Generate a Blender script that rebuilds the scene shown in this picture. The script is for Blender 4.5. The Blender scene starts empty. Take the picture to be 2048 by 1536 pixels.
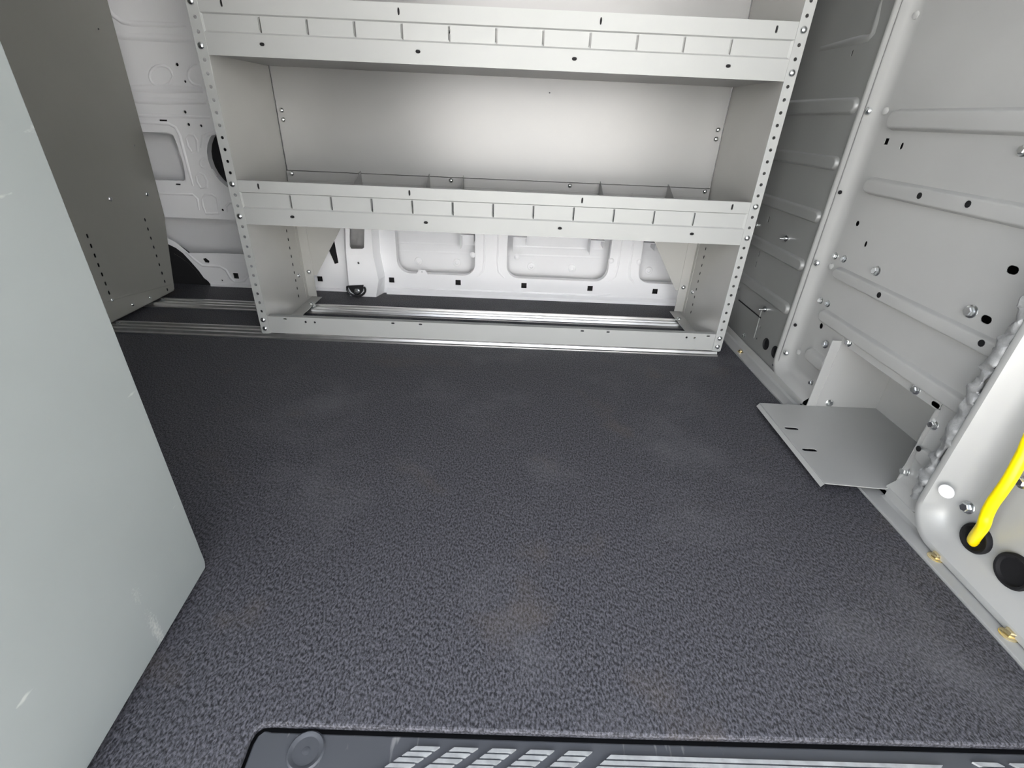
import bpy, bmesh, math, random
from mathutils import Vector, Matrix, noise
from mathutils.geometry import tessellate_polygon, delaunay_2d_cdt

scene = bpy.context.scene
COL = scene.collection
random.seed(7)

# ------------------------------------------------------------------ camera
FPX, PITCH, YAW, ROLL, CAMH = 963.627, 0.5098308, 0.0120240, 0.0452698, 0.68
_F = Vector((math.sin(YAW)*math.cos(PITCH), math.cos(YAW)*math.cos(PITCH), -math.sin(PITCH)))
_R0 = Vector((math.cos(YAW), -math.sin(YAW), 0)); _U0 = _R0.cross(_F)
_R = math.cos(ROLL)*_R0 + math.sin(ROLL)*_U0; _U = -math.sin(ROLL)*_R0 + math.cos(ROLL)*_U0
cam_data = bpy.data.cameras.new('camera'); cam = bpy.data.objects.new('camera', cam_data); COL.objects.link(cam)
cam_data.sensor_width = 36.0; cam_data.lens = FPX/2048*36.0; cam_data.clip_start = 0.01
cam.matrix_world = Matrix(((_R.x, _U.x, -_F.x, 0), (_R.y, _U.y, -_F.y, 0), (_R.z, _U.z, -_F.z, CAMH), (0, 0, 0, 1)))
scene.camera = cam

# ------------------------------------------------------------------ daylight
world = bpy.data.worlds.new('world'); scene.world = world; world.use_nodes = True
wn = world.node_tree; wn.nodes.clear()
sky = wn.nodes.new('ShaderNodeTexSky'); sky.sky_type = 'NISHITA'; sky.sun_disc = False
sky.sun_elevation = math.radians(38); sky.sun_rotation = math.radians(35); sky.dust_density = 2.5; sky.air_density = 1.0
bg = wn.nodes.new('ShaderNodeBackground'); bg.inputs['Strength'].default_value = 0.42
wo = wn.nodes.new('ShaderNodeOutputWorld')
hs = wn.nodes.new('ShaderNodeHueSaturation'); hs.inputs['Saturation'].default_value = 0.35
wn.links.new(sky.outputs[0], hs.inputs['Color']); wn.links.new(hs.outputs[0], bg.inputs[0]); wn.links.new(bg.outputs[0], wo.inputs[0])
sun_d = bpy.data.lights.new('sun', 'SUN'); sun_d.energy = 9.0; sun_d.angle = math.radians(0.6); sun_d.color = (1.0, 0.975, 0.95)
sun = bpy.data.objects.new('sun', sun_d); COL.objects.link(sun)
sun.rotation_euler = Vector((-0.35, -0.85, -0.70)).to_track_quat('-Z', 'Y').to_euler()
por_d = bpy.data.lights.new('door_daylight_portal', 'AREA'); por_d.shape = 'RECTANGLE'; por_d.size = 1.30; por_d.size_y = 1.55
por_d.cycles.is_portal = True
por = bpy.data.objects.new('door_daylight_portal', por_d); COL.objects.link(por)
por.location = (0.19, -0.06, 0.775); por.rotation_euler = Vector((0, 1, 0)).to_track_quat('-Z', 'Z').to_euler()
scene.view_settings.view_transform = 'Standard'; scene.view_settings.look = 'None'
scene.view_settings.gamma = 1.0; scene.view_settings.use_curve_mapping = False
scene.view_settings.exposure = 1.6

# ------------------------------------------------------------------ pixel -> real plane helpers (2048x1536 photograph)
def _ray(u, v): return _F + (u-1024)/FPX*_R - (v-768)/FPX*_U
def atx(u, v, X): r = _ray(u, v); t = X/r.x; return Vector((X, r.y*t, CAMH + r.z*t))
def aty(u, v, Y): r = _ray(u, v); t = Y/r.y; return Vector((r.x*t, Y, CAMH + r.z*t))
def atz(u, v, Z): r = _ray(u, v); t = (Z-CAMH)/r.z; return Vector((r.x*t, r.y*t, Z))

# ------------------------------------------------------------------ materials
def mat(name, col, rough=0.5, metal=0.0, spec=0.5, var=0.0, vscale=8.0, bump=0.0, bscale=200.0, coat=0.0, rvar=0.0):
    m = bpy.data.materials.new(name); m.use_nodes = True
    nt = m.node_tree; b = nt.nodes['Principled BSDF']
    b.inputs['Base Color'].default_value = (*col, 1); b.inputs['Roughness'].default_value = rough
    b.inputs['Metallic'].default_value = metal; b.inputs['Specular IOR Level'].default_value = spec
    b.inputs['Coat Weight'].default_value = coat
    tc = nt.nodes.new('ShaderNodeTexCoord')
    if var > 0 or rvar > 0:
        n = nt.nodes.new('ShaderNodeTexNoise'); n.inputs['Scale'].default_value = vscale; n.inputs['Detail'].default_value = 5
        nt.links.new(tc.outputs['Object'], n.inputs['Vector'])
    if var > 0:
        r = nt.nodes.new('ShaderNodeValToRGB')
        r.color_ramp.elements[0].position = 0.3; r.color_ramp.elements[1].position = 0.7
        r.color_ramp.elements[0].color = (*[c*(1-var) for c in col], 1); r.color_ramp.elements[1].color = (*[min(1, c*(1+var)) for c in col], 1)
        nt.links.new(n.outputs['Fac'], r.inputs['Fac']); nt.links.new(r.outputs['Color'], b.inputs['Base Color'])
    if rvar > 0:
        mr = nt.nodes.new('ShaderNodeMapRange'); mr.inputs['To Min'].default_value = rough-rvar; mr.inputs['To Max'].default_value = rough+rvar
        nt.links.new(n.outputs['Fac'], mr.inputs['Value']); nt.links.new(mr.outputs[0], b.inputs['Roughness'])
    if bump > 0:
        n2 = nt.nodes.new('ShaderNodeTexNoise'); n2.inputs['Scale'].default_value = bscale; n2.inputs['Detail'].default_value = 3
        nt.links.new(tc.outputs['Object'], n2.inputs['Vector'])
        bp = nt.nodes.new('ShaderNodeBump'); bp.inputs['Strength'].default_value = bump; bp.inputs['Distance'].default_value = 0.002
        nt.links.new(n2.outputs['Fac'], bp.inputs['Height']); nt.links.new(bp.outputs[0], b.inputs['Normal'])
    return m

def floor_material():
    m = bpy.data.materials.new('charcoal_grained_mat'); m.use_nodes = True
    nt = m.node_tree; N = nt.nodes.new; L = nt.links.new; b = nt.nodes['Principled BSDF']
    geo = N('ShaderNodeNewGeometry')
    mp = N('ShaderNodeMapping'); mp.inputs['Rotation'].default_value = (0, 0, 0.25); mp.inputs['Scale'].default_value = (1.0, 0.55, 1.0)
    L(geo.outputs['Position'], mp.inputs['Vector'])
    g = N('ShaderNodeTexNoise'); g.inputs['Scale'].default_value = 340; g.inputs['Detail'].default_value = 2.5; g.inputs['Roughness'].default_value = 0.6
    L(mp.outputs[0], g.inputs['Vector'])
    dirt = N('ShaderNodeTexNoise'); dirt.inputs['Scale'].default_value = 3.4; dirt.inputs['Detail'].default_value = 6; dirt.inputs['Roughness'].default_value = 0.6
    L(geo.outputs['Position'], dirt.inputs['Vector'])
    br = N('ShaderNodeTexNoise'); br.inputs['Scale'].default_value = 5.5; br.inputs['Detail'].default_value = 4
    mp2 = N('ShaderNodeMapping'); mp2.inputs['Location'].default_value = (3.3, 7.1, 0); L(geo.outputs['Position'], mp2.inputs['Vector']); L(mp2.outputs[0], br.inputs['Vector'])
    r1 = N('ShaderNodeValToRGB'); r1.color_ramp.elements[0].position = 0.38; r1.color_ramp.elements[1].position = 0.66
    r1.color_ramp.elements[0].color = (0.015, 0.015, 0.018, 1); r1.color_ramp.elements[1].color = (0.112, 0.112, 0.128, 1)
    L(g.outputs['Fac'], r1.inputs['Fac'])
    r2 = N('ShaderNodeValToRGB'); r2.color_ramp.elements[0].position = 0.52; r2.color_ramp.elements[1].position = 0.8
    r2.color_ramp.elements[0].color = (0, 0, 0, 1); r2.color_ramp.elements[1].color = (0.38, 0.38, 0.38, 1)
    L(dirt.outputs['Fac'], r2.inputs['Fac'])
    mx = N('ShaderNodeMixRGB'); mx.inputs['Color2'].default_value = (0.17, 0.17, 0.18, 1)
    L(r2.outputs[0], mx.inputs['Fac']); L(r1.outputs[0], mx.inputs['Color1'])
    r3 = N('ShaderNodeValToRGB'); r3.color_ramp.elements[0].position = 0.6; r3.color_ramp.elements[1].position = 0.78
    r3.color_ramp.elements[0].color = (0, 0, 0, 1); r3.color_ramp.elements[1].color = (0.35, 0.35, 0.35, 1)
    L(br.outputs['Fac'], r3.inputs['Fac'])
    mx2 = N('ShaderNodeMixRGB'); mx2.inputs['Color2'].default_value = (0.12, 0.095, 0.07, 1)
    L(r3.outputs[0], mx2.inputs['Fac']); L(mx.outputs[0], mx2.inputs['Color1']); L(mx2.outputs[0], b.inputs['Base Color'])
    b.inputs['Roughness'].default_value = 0.62; b.inputs['Specular IOR Level'].default_value = 0.35
    bp = N('ShaderNodeBump'); bp.inputs['Strength'].default_value = 0.55; bp.inputs['Distance'].default_value = 0.0025
    L(g.outputs['Fac'], bp.inputs['Height']); L(bp.outputs[0], b.inputs['Normal'])
    return m

def scratched(name, col, rough, streak, axis_scale, lo=0.66, amt=0.6):
    """paint or plastic with pale scuff marks that have their own shape"""
    m = mat(name, col, rough, var=0.03, vscale=5)
    nt = m.node_tree; N = nt.nodes.new; L = nt.links.new; b = nt.nodes['Principled BSDF']
    geo = N('ShaderNodeNewGeometry'); mp = N('ShaderNodeMapping'); mp.inputs['Scale'].default_value = axis_scale; L(geo.outputs['Position'], mp.inputs['Vector'])
    n = N('ShaderNodeTexNoise'); n.inputs['Scale'].default_value = 1.0; n.inputs['Detail'].default_value = 4; L(mp.outputs[0], n.inputs['Vector'])
    r = N('ShaderNodeValToRGB'); r.color_ramp.elements[0].position = lo; r.color_ramp.elements[1].position = lo+0.07
    r.color_ramp.elements[0].color = (0, 0, 0, 1); r.color_ramp.elements[1].color = (amt, amt, amt, 1); L(n.outputs['Fac'], r.inputs['Fac'])
    mx = N('ShaderNodeMixRGB'); mx.inputs['Color2'].default_value = (*streak, 1)
    src = b.inputs['Base Color'].links[0].from_socket
    L(r.outputs[0], mx.inputs['Fac']); L(src, mx.inputs['Color1']); L(mx.outputs[0], b.inputs['Base Color'])
    return m

def add_marks(m, marks):
    """individual scuffs: (centre, radius, z stretch, colour, amount)"""
    nt = m.node_tree; N = nt.nodes.new; L = nt.links.new; b = nt.nodes['Principled BSDF']
    geo = N('ShaderNodeNewGeometry'); nz = N('ShaderNodeTexNoise'); nz.inputs['Scale'].default_value = 260; nz.inputs['Detail'].default_value = 3
    L(geo.outputs['Position'], nz.inputs['Vector'])
    for c, r, st_, col, amt in marks:
        src = b.inputs['Base Color'].links[0].from_socket
        sub = N('ShaderNodeVectorMath'); sub.operation = 'SUBTRACT'; sub.inputs[1].default_value = c; L(geo.outputs['Position'], sub.inputs[0])
        mp = N('ShaderNodeMapping'); mp.inputs['Rotation'].default_value = (st_[1], 0, 0); mp.inputs['Scale'].default_value = (1, 1, st_[0]); L(sub.outputs[0], mp.inputs['Vector'])
        ln = N('ShaderNodeVectorMath'); ln.operation = 'LENGTH'; L(mp.outputs[0], ln.inputs[0])
        ad = N('ShaderNodeMath'); ad.operation = 'MULTIPLY_ADD'; ad.inputs[1].default_value = r*2.2; L(nz.outputs['Fac'], ad.inputs[0]); L(ln.outputs['Value'], ad.inputs[2])
        mr = N('ShaderNodeMapRange'); mr.inputs['From Min'].default_value = r*1.1; mr.inputs['From Max'].default_value = r*2.0
        mr.inputs['To Min'].default_value = amt; mr.inputs['To Max'].default_value = 0; L(ad.outputs[0], mr.inputs['Value'])
        mx = N('ShaderNodeMixRGB'); mx.inputs['Color2'].default_value = (*col, 1); L(mr.outputs[0], mx.inputs['Fac']); L(src, mx.inputs['Color1']); L(mx.outputs[0], b.inputs['Base Color'])

M = dict(
    shelf=mat('grey_shelf_enamel', (0.29, 0.29, 0.285), 0.34, metal=0.20, spec=0.35, var=0.03, vscale=4, rvar=0.03),
    shelf_front=mat('grey_front_enamel', (0.345, 0.355, 0.345), 0.42, metal=0.05, spec=0.4, var=0.02, vscale=6),
    shelf_end=mat('grey_end_enamel', (0.42, 0.42, 0.40), 0.36, metal=0.25, var=0.03, vscale=5),  # same enamel as the fronts, lightened to paint the ends as lit
    panel=scratched('pale_grey_end_panel_paint', (0.235, 0.255, 0.25), 0.42, (0.5, 0.5, 0.47), (40, 22, 70), 0.72, 0.45),
    darkpanel=mat('grey_end_panel_paint', (0.26, 0.26, 0.24), 0.45, metal=0.15, var=0.04, vscale=3),
    bulk=mat('grey_partition_paint', (0.36, 0.365, 0.355), 0.34, metal=0.10, var=0.03, vscale=5, coat=0.15),
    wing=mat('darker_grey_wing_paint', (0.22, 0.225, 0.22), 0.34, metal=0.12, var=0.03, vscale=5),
    bulk_dk=mat('grey_partition_underside', (0.16, 0.16, 0.16), 0.7),
    white=mat('white_body_paint', (0.87, 0.88, 0.90), 0.28, var=0.02, vscale=4, coat=0.3),
    alu=mat('extruded_aluminium', (0.72, 0.72, 0.71), 0.32, metal=1.0, var=0.06, vscale=30),
    zinc=mat('zinc_plated_steel', (0.78, 0.80, 0.80), 0.22, metal=1.0),
    gold=mat('yellow_zinc_steel', (0.83, 0.70, 0.42), 0.25, metal=1.0),
    rubber=mat('black_rubber', (0.010, 0.010, 0.011), 0.7, spec=0.2),  # also paints the dark of holes drawn as discs
    black=mat('black_liner', (0.008, 0.008, 0.009), 0.85),  # also paints the unlit depth behind wall and partition holes
    blackmetal=mat('black_steel', (0.02, 0.02, 0.022), 0.35),
    step=scratched('scuffed_black_step_plastic', (0.058, 0.062, 0.071), 0.5, (0.26, 0.26, 0.26), (70, 14, 10)),
    tread=mat('worn_grey_tread', (0.30, 0.31, 0.31), 0.6, var=0.2, vscale=60),
    yellow=mat('yellow_cable_jacket', (0.92, 0.72, 0.0), 0.35),
    foam=mat('grey_squeezed_sealant', (0.21, 0.215, 0.215), 0.3, var=0.15, vscale=90, bump=0.6, bscale=120),
    concrete=mat('pale_concrete', (0.46, 0.44, 0.41), 0.9, var=0.1, vscale=2),
    render=mat('pale_render', (0.72, 0.72, 0.715), 0.9, var=0.04, vscale=1.5),
    glass=mat('blue_grey_glazing', (0.20, 0.23, 0.28), 0.15),
    vanskin=mat('van_outer_skin', (0.7, 0.71, 0.73), 0.4, var=0.02),
    darktrim=mat('dark_roof_liner', (0.16, 0.155, 0.15), 0.8, var=0.05),
    floor=floor_material(),
)

add_marks(M['panel'], [(atx(335, 1098, -.478), .0045, (1, 0), (.30, .25, .17), .8), (atx(264, 1190, -.475), .009, (.45, .5), (.42, .42, .39), .6),
                       (atx(192, 1275, -.470), .0035, (.7, .4), (.12, .12, .10), .7), (atx(310, 1262, -.472), .010, (.22, .75), (.45, .45, .43), .7),
                       (atx(40, 770, -.478), .004, (1, 0), (.5, .5, .48), .7), (atx(45, 1365, -.468), .006, (.3, -1.0), (.42, .42, .40), .4)])
# ------------------------------------------------------------------ mesh helpers
WORLD = {}          # world position of each object's origin
def tag(o, label=None, cat=None, group=None, kind=None):
    if label: o['label'] = label
    if cat: o['category'] = cat
    if group: o['group'] = group
    if kind: o['kind'] = kind
    return o

def empty(name, loc, label=None, cat=None, group=None, kind=None):
    o = bpy.data.objects.new(name, None); COL.objects.link(o); o.location = loc; o.empty_display_size = 0.05
    WORLD[o] = Vector(loc); return tag(o, label, cat, group, kind)

def place(o, w, parent):
    w = Vector(w); WORLD[o] = w
    if parent is not None: o.parent = parent; o.location = w - WORLD[parent]
    else: o.location = w

class MB:
    def __init__(s): s.v = []; s.f = []
    def add(s, verts, faces):
        n = len(s.v); s.v += [Vector(p) for p in verts]; s.f += [tuple(i+n for i in f) for f in faces]; return s
    def box(s, x0, x1, y0, y1, z0, z1):
        return s.add([(x, y, z) for x in (x0, x1) for y in (y0, y1) for z in (z0, z1)],
                     [(0, 1, 3, 2), (4, 6, 7, 5), (0, 4, 5, 1), (2, 3, 7, 6), (0, 2, 6, 4), (1, 5, 7, 3)])
    def sheet(s, outer, holes, fn, t):
        """flat sheet with through holes; fn(a, b, c) maps to the world, c from 0 to t is the thickness"""
        loops = [list(outer)] + [list(h) for h in holes]
        pts, edges = [], []
        for lp in loops:
            k = len(pts); m = len(lp); pts += [Vector((a, b)) for a, b in lp]; edges += [(k+i, k+(i+1) % m) for i in range(m)]
        cv, _, cf, *_r = delaunay_2d_cdt(pts, edges, [], 0, 1e-7)
        def inside(x, y):
            c = False
            for lp in loops:
                for i in range(len(lp)):
                    (xa, ya), (xb, yb) = lp[i-1], lp[i]
                    if (ya > y) != (yb > y) and x < (xb-xa)*(y-ya)/(yb-ya)+xa: c = not c
            return c
        n = len(cv)
        keep = [f for f in cf if inside(sum(cv[i].x for i in f)/len(f), sum(cv[i].y for i in f)/len(f))]
        s.add([fn(p.x, p.y, 0) for p in cv] + [fn(p.x, p.y, t) for p in cv], [tuple(f) for f in keep] + [tuple(i+n for i in reversed(f)) for f in keep])
        for lp in loops:
            m = len(lp)
            s.add([fn(a, b, 0) for a, b in lp] + [fn(a, b, t) for a, b in lp], [(i, (i+1) % m, (i+1) % m+m, i+m) for i in range(m)])
        return s
    def extrude(s, prof, fn, a0, a1):
        """closed profile [(b,c)] swept from a0 to a1; fn(a,b,c)"""
        n = len(prof)
        vs = [fn(a0, b, c) for b, c in prof] + [fn(a1, b, c) for b, c in prof]
        fs = [(i, (i+1) % n, (i+1) % n+n, i+n) for i in range(n)]
        tri = tessellate_polygon([[Vector((b*1000, c*1000, 0)) for b, c in prof]])
        fs += [tuple(x) for x in tri] + [tuple(i+n for i in x) for x in tri]
        return s.add(vs, fs)
    def rings(s, rings, close_first=False, close_last=True, closed=True):
        n = len(rings[0]); vs = [p for r in rings for p in r]; fs = []
        for k in range(len(rings)-1):
            for i in range(n if closed else n-1):
                j = (i+1) % n; fs.append((k*n+i, k*n+j, (k+1)*n+j, (k+1)*n+i))
        if close_last: fs.append(tuple((len(rings)-1)*n+i for i in range(n)))
        if close_first: fs.append(tuple(reversed(range(n))))
        return s.add(vs, fs)
    def lathe(s, prof, c, axis, seg=20):
        axis = Vector(axis).normalized(); q = axis.to_track_quat('Z', 'Y'); c = Vector(c)
        rg = [[c + q @ Vector((r*math.cos(2*math.pi*i/seg), r*math.sin(2*math.pi*i/seg), h)) for i in range(seg)] for r, h in prof]
        return s.rings(rg, True, True)
    def tube(s, pts, r, seg=12):
        pts = [Vector(p) for p in pts]; rg = []; up = Vector((0.31, 0.2, 0.93))
        for i, p in enumerate(pts):
            d = (pts[min(i+1, len(pts)-1)] - pts[max(i-1, 0)]).normalized()
            a = d.cross(up).normalized(); b = d.cross(a)
            rr = r[i] if isinstance(r, (list, tuple)) else r
            rg.append([p + rr*(math.cos(2*math.pi*k/seg)*a + math.sin(2*math.pi*k/seg)*b) for k in range(seg)])
        return s.rings(rg, True, True)
    def build(s, name, m, parent=None, smooth=False, bevel=0.0, seg=2):
        lo = Vector([min(p[i] for p in s.v) for i in range(3)]); hi = Vector([max(p[i] for p in s.v) for i in range(3)])
        c = (lo+hi)/2
        me = bpy.data.meshes.new(name); me.from_pydata([p-c for p in s.v], [], s.f)
        bm = bmesh.new(); bm.from_mesh(me); bmesh.ops.remove_doubles(bm, verts=bm.verts, dist=1e-6)
        bmesh.ops.recalc_face_normals(bm, faces=bm.faces); bm.to_mesh(me); bm.free()
        me.materials.append(M[m] if isinstance(m, str) else m)
        o = bpy.data.objects.new(name, me); COL.objects.link(o); place(o, c, parent)
        if smooth: me.shade_auto_smooth(math.radians(38)) if hasattr(me, 'shade_auto_smooth') else [setattr(p, 'use_smooth', True) for p in me.polygons]
        if smooth and not hasattr(me, 'shade_auto_smooth'): me.set_sharp_from_angle(angle=math.radians(40))
        if bevel > 0:
            bv = o.modifiers.new('edge', 'BEVEL'); bv.width = bevel; bv.segments = seg; bv.limit_method = 'ANGLE'; bv.angle_limit = math.radians(50)
        return o

def circ(a, b, r, n=10): return [(a+r*math.cos(2*math.pi*i/n), b+r*math.sin(2*math.pi*i/n)) for i in range(n)]
def rect(a, b, w, h): return [(a-w/2, b-h/2), (a+w/2, b-h/2), (a+w/2, b+h/2), (a-w/2, b+h/2)]
def slot(a, b, w, h, n=5):
    r = min(w, h)/2; out = []
    if w >= h:
        for i in range(n+1): t = -math.pi/2+math.pi*i/n; out.append((a+w/2-r+r*math.cos(t), b+r*math.sin(t)))
        for i in range(n+1): t = math.pi/2+math.pi*i/n; out.append((a-w/2+r+r*math.cos(t), b+r*math.sin(t)))
    else:
        for i in range(n+1): t = math.pi*i/n; out.append((a+r*math.cos(t), b+h/2-r+r*math.sin(t)))
        for i in range(n+1): t = math.pi+math.pi*i/n; out.append((a+r*math.cos(t), b-h/2+r+r*math.sin(t)))
    return out
def rrect(a0, a1, b0, b1, r, n=6):
    out = []
    for ca, cb, t0 in ((a1-r, b0+r, -math.pi/2), (a1-r, b1-r, 0), (a0+r, b1-r, math.pi/2), (a0+r, b0+r, math.pi)):
        for i in range(n+1): t = t0+math.pi/2*i/n; out.append((ca+r*math.cos(t), cb+r*math.sin(t)))
    return out
FX = lambda X: (lambda a, b, c: (X+c, a, b))      # sheet in the y-z plane
FY = lambda Y: (lambda a, b, c: (a, Y+c, b))      # sheet in the x-z plane
FZ = lambda Z: (lambda a, b, c: (a, b, Z+c))      # sheet in the x-y plane

# shared fastener meshes, axis +Z, base on z = 0
def fast_mesh(name, profs, m, hexa=None, seg=14):
    b = MB()
    for pr in profs: b.lathe(pr, (0, 0, 0), (0, 0, 1), seg)
    if hexa: b.rings([[Vector((r*math.cos(math.pi/3*i), r*math.sin(math.pi/3*i), h)) for i in range(6)] for r, h in hexa], False, True)
    me = bpy.data.meshes.new(name); me.from_pydata(b.v, [], b.f)
    bm = bmesh.new(); bm.from_mesh(me); bmesh.ops.recalc_face_normals(bm, faces=bm.faces); bm.to_mesh(me); bm.free()
    for p in me.polygons: p.use_smooth = True
    me.set_sharp_from_angle(angle=math.radians(35)); me.materials.append(M[m]); return me
DOME = fast_mesh('dome_bolt', [[(.0088, 0), (.0088, .0012), (.0072, .0035), (.0045, .0056), (.0016, .0066)]], 'zinc')
HEX = fast_mesh('hex_screw', [[(.0105, 0), (.0105, .001), (.0085, .0022)]], 'zinc', [(.0072, .001), (.0072, .0075), (.0058, .009)])
HEXG = fast_mesh('gold_screw', [[(.0125, 0), (.0125, .001), (.010, .0025)]], 'gold', [(.0080, .001), (.0080, .0085), (.0065, .010)])
SPIKE = fast_mesh('screw_point', [[(.0075, 0), (.0075, .004), (.0035, .0045), (.0035, .014), (.0005, .021)]], 'zinc')
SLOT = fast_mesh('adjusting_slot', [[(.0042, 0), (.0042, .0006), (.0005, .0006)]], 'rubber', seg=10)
def fast(me, name, pos, axis, parent, spin=0.0, scale=1.0):
    o = bpy.data.objects.new(name, me); COL.objects.link(o); place(o, pos, parent)
    o.rotation_euler = (Vector(axis).to_track_quat('Z', 'Y') @ Matrix.Rotation(spin, 3, 'Z').to_quaternion()).to_euler()
    o.scale = (scale,)*3; return o

# ================================================================== the van body
XB = 0.815           # partition (right)
YW = 1.965           # inner sheet of the far side wall
YD = 0.13            # door side wall
XREAR = -2.75; ROOF = 1.72

# ---- floor mat with the notch for the door step
notch = [atz(*p, 0.0) for p in ((470, 1560), (478, 1530), (498, 1478), (508, 1461), (524, 1449), (545, 1448), (1240, 1470.7), (1634, 1481), (2045, 1492))]
fl = [(XREAR, YD), (-0.315, YD), (notch[0].x, notch[0].y)] + [(p.x, p.y) for p in notch[1:]] + [(0.774, notch[-1].y), (0.774, 1.99), (XREAR, 1.99)]
tag(MB().sheet(fl, [], FZ(0.0), -0.012).build('floor', 'floor', bevel=0.003), 'charcoal grained mat covering the van floor', kind='structure')
tag(MB().box(XREAR, 1.1, YD, 2.08, -0.06, -0.022).build('floor_pan', 'black'), 'dark van floor pan under the mat', kind='structure')
tag(MB().box(-20, 20, -9, 8, -0.75, -0.70).build('ground', 'concrete'), 'pale concrete ground outside the van', kind='structure')

bw = MB(); bw.box(-14, 14, -8.9, -8.5, -0.70, 4.6); bw.box(-14.1, 14.1, -9.0, -8.4, 4.6, 4.8)  # unseen building, added to send low bounce light deep into the van
bo = tag(bw.build('building_wall', 'render'), 'pale building across the lot facing the van door', kind='structure')
for x0, x1, z0, z1 in ((-.35, .75, -.70, 1.5), (-4.2, -2.6, .3, 1.6), (3.4, 5.2, .3, 1.6), (-8.5, -6.5, .3, 1.6), (8.0, 10.0, .3, 1.6)):  # glazing added to break up the reflection on the shelf back panel
    fr = MB(); fr.box(x0-.08, x1+.08, -8.52, -8.47, z0, z1+.08); fo = fr.build('frame', 'alu', bo)
    for k in range(2):
        xa = x0+(x1-x0)*k/2; MB().box(xa+.03, xa+(x1-x0)/2-.03, -8.475, -8.46, z0+.06, z1).build('pane', 'glass', fo)
# ---- unseen shell that shades the load space
tag(MB().box(XREAR, 1.25, YD-0.06, 2.12, ROOF, ROOF+0.05).build('ceiling', 'white'), 'van roof over the load space', kind='structure')
tag(MB().box(XREAR-0.05, XREAR, YD-0.06, 2.12, -0.3, ROOF).build('wall_left', 'white'), 'closed rear doors of the van', kind='structure')
w = MB(); w.box(XREAR, -0.52, YD-0.06, YD-0.0, -0.3, ROOF); w.box(-0.52, 0.86, YD-0.06, YD, 1.55, ROOF); w.box(0.86, 1.25, YD-0.06, YD, -0.3, ROOF)
tag(w.build('wall_front', 'white'), 'side wall of the van around the open sliding door', kind='structure')

# ---- far side wall: inner stamped sheet in front of the outer skin
wall = empty('wall_back', (-0.5, YW, 0), 'white stamped steel side wall behind the shelves', kind='structure')
def w2(u, v): p = aty(u, v, YW); return (p.x, p.z)
def wrr(u0, u1, v0, v1, r): a = w2(u0, v1); b = w2(u1, v0); return rrect(a[0], b[0], a[1], b[1], r)
holes = []
# long rounded openings under the shelf
for (xa, xb, za) in ((-0.470, -0.150, 0.088), (-0.020, 0.398, 0.086), (0.524, 0.80, 0.088)):
    holes.append(rrect(xa, min(xb, 0.772), za, 0.36, 0.05))
for (xc, zc) in ((-0.499, .056), (-0.221, .057), (.055, .056), (.333, .055), (.607, .054), (-.799, .048)):
    holes.append(rect(xc, zc, 0.022, 0.022))
holes.append(rect(-1.149, .046, 0.022, 0.024))
# openings in the gap at the left
ho = [w2(u, v) for u, v in ((225, 262), (335, 265), (346, 270), (352, 284), (357, 296), (356, 303), (362, 311), (366, 326), (370, 345), (371, 358), (366, 362), (300, 360), (225, 357))]
holes.append(ho)
cx, cz = w2(478, 322); holes.append(circ(cx, cz, 0.115, 28))
holes.append([w2(u, v) for u, v in ((318, 239), (334, 239.5), (334, 242.5), (318, 242))])
holes.append([w2(u, v) for u, v in ((351, 367), (361, 367.5), (361, 370.5), (351, 370))])
for u, v, r in ((354, 129, .0055), (370, 163, .0045), (370, 224, .0055), (377, 249, .0055), (402, 251.5, .005), (445, 420, .005), (444, 561, .004)):
    a, b = w2(u, v); holes.append(circ(a, b, r, 8))
# shadowed band between the upper stamping and the sill
band = [w2(u, v) for u, v in ((290, 433), (330, 434), (472, 440), (505, 441), (512, 509), (440, 507), (376, 506), (350, 484), (330, 474), (290, 470))]
holes.append(band)
holes.append([w2(u, v) for u, v in ((405, 518), (411, 516), (419, 522), (418, 526), (410, 525))])
arch = []
outer = [(XREAR, 0.0)] + [w2(u, v) for u, v in ((340, 573), (422, 571), (417, 562), (408, 555), (398, 541), (384, 525), (366, 505), (352, 494), (338, 488))] + [(-1.62, 0.22), (XREAR, 0.22)]
outer = [w2(423, 571), (0.812, 0.0), (0.812, ROOF), (XREAR, ROOF), (XREAR, 0.24), (-1.60, 0.24)] + [w2(u, v) for u, v in ((300, 482), (326, 484), (340, 490), (352, 496), (366, 506.5), (384, 526), (398, 542), (408, 556), (416, 562))]
# narrow dark slot beside the pillar
holes.append([w2(u, v) for u, v in ((657, 500), (668, 478), (672, 500), (677, 526), (669, 528))])
ins = MB().sheet(outer, holes, FY(YW), 0.004)
for h_ in holes:                      # rolled edges of the big openings, black cups painting the shade inside the small ones
    a0, a1 = min(p[0] for p in h_), max(p[0] for p in h_)
    if h_ is band: continue
    if a1-a0 > .05:
        n_ = len(h_); ins.add([(a, YW+.003, b) for a, b in h_]+[(a, YW+.030, b) for a, b in h_], [(i, (i+1) % n_, (i+1) % n_+n_, i+n_) for i in range(n_)])
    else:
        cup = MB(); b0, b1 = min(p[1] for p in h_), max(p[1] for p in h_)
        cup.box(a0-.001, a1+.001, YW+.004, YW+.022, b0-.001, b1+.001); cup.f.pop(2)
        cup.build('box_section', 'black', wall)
ins.build('inner_sheet', 'white', wall)
MB().box(XREAR, 0.812, 2.06, 2.065, -0.02, ROOF).build('outer_skin', 'white', wall)
# black disc painting the unlit depth of the big round hole
MB().lathe([(.121, -.004), (.121, 0), (.001, 0)], (cx, YW+.032, cz), (0, -1, 0), 32).build('round_cavity', 'black', wall)
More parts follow.
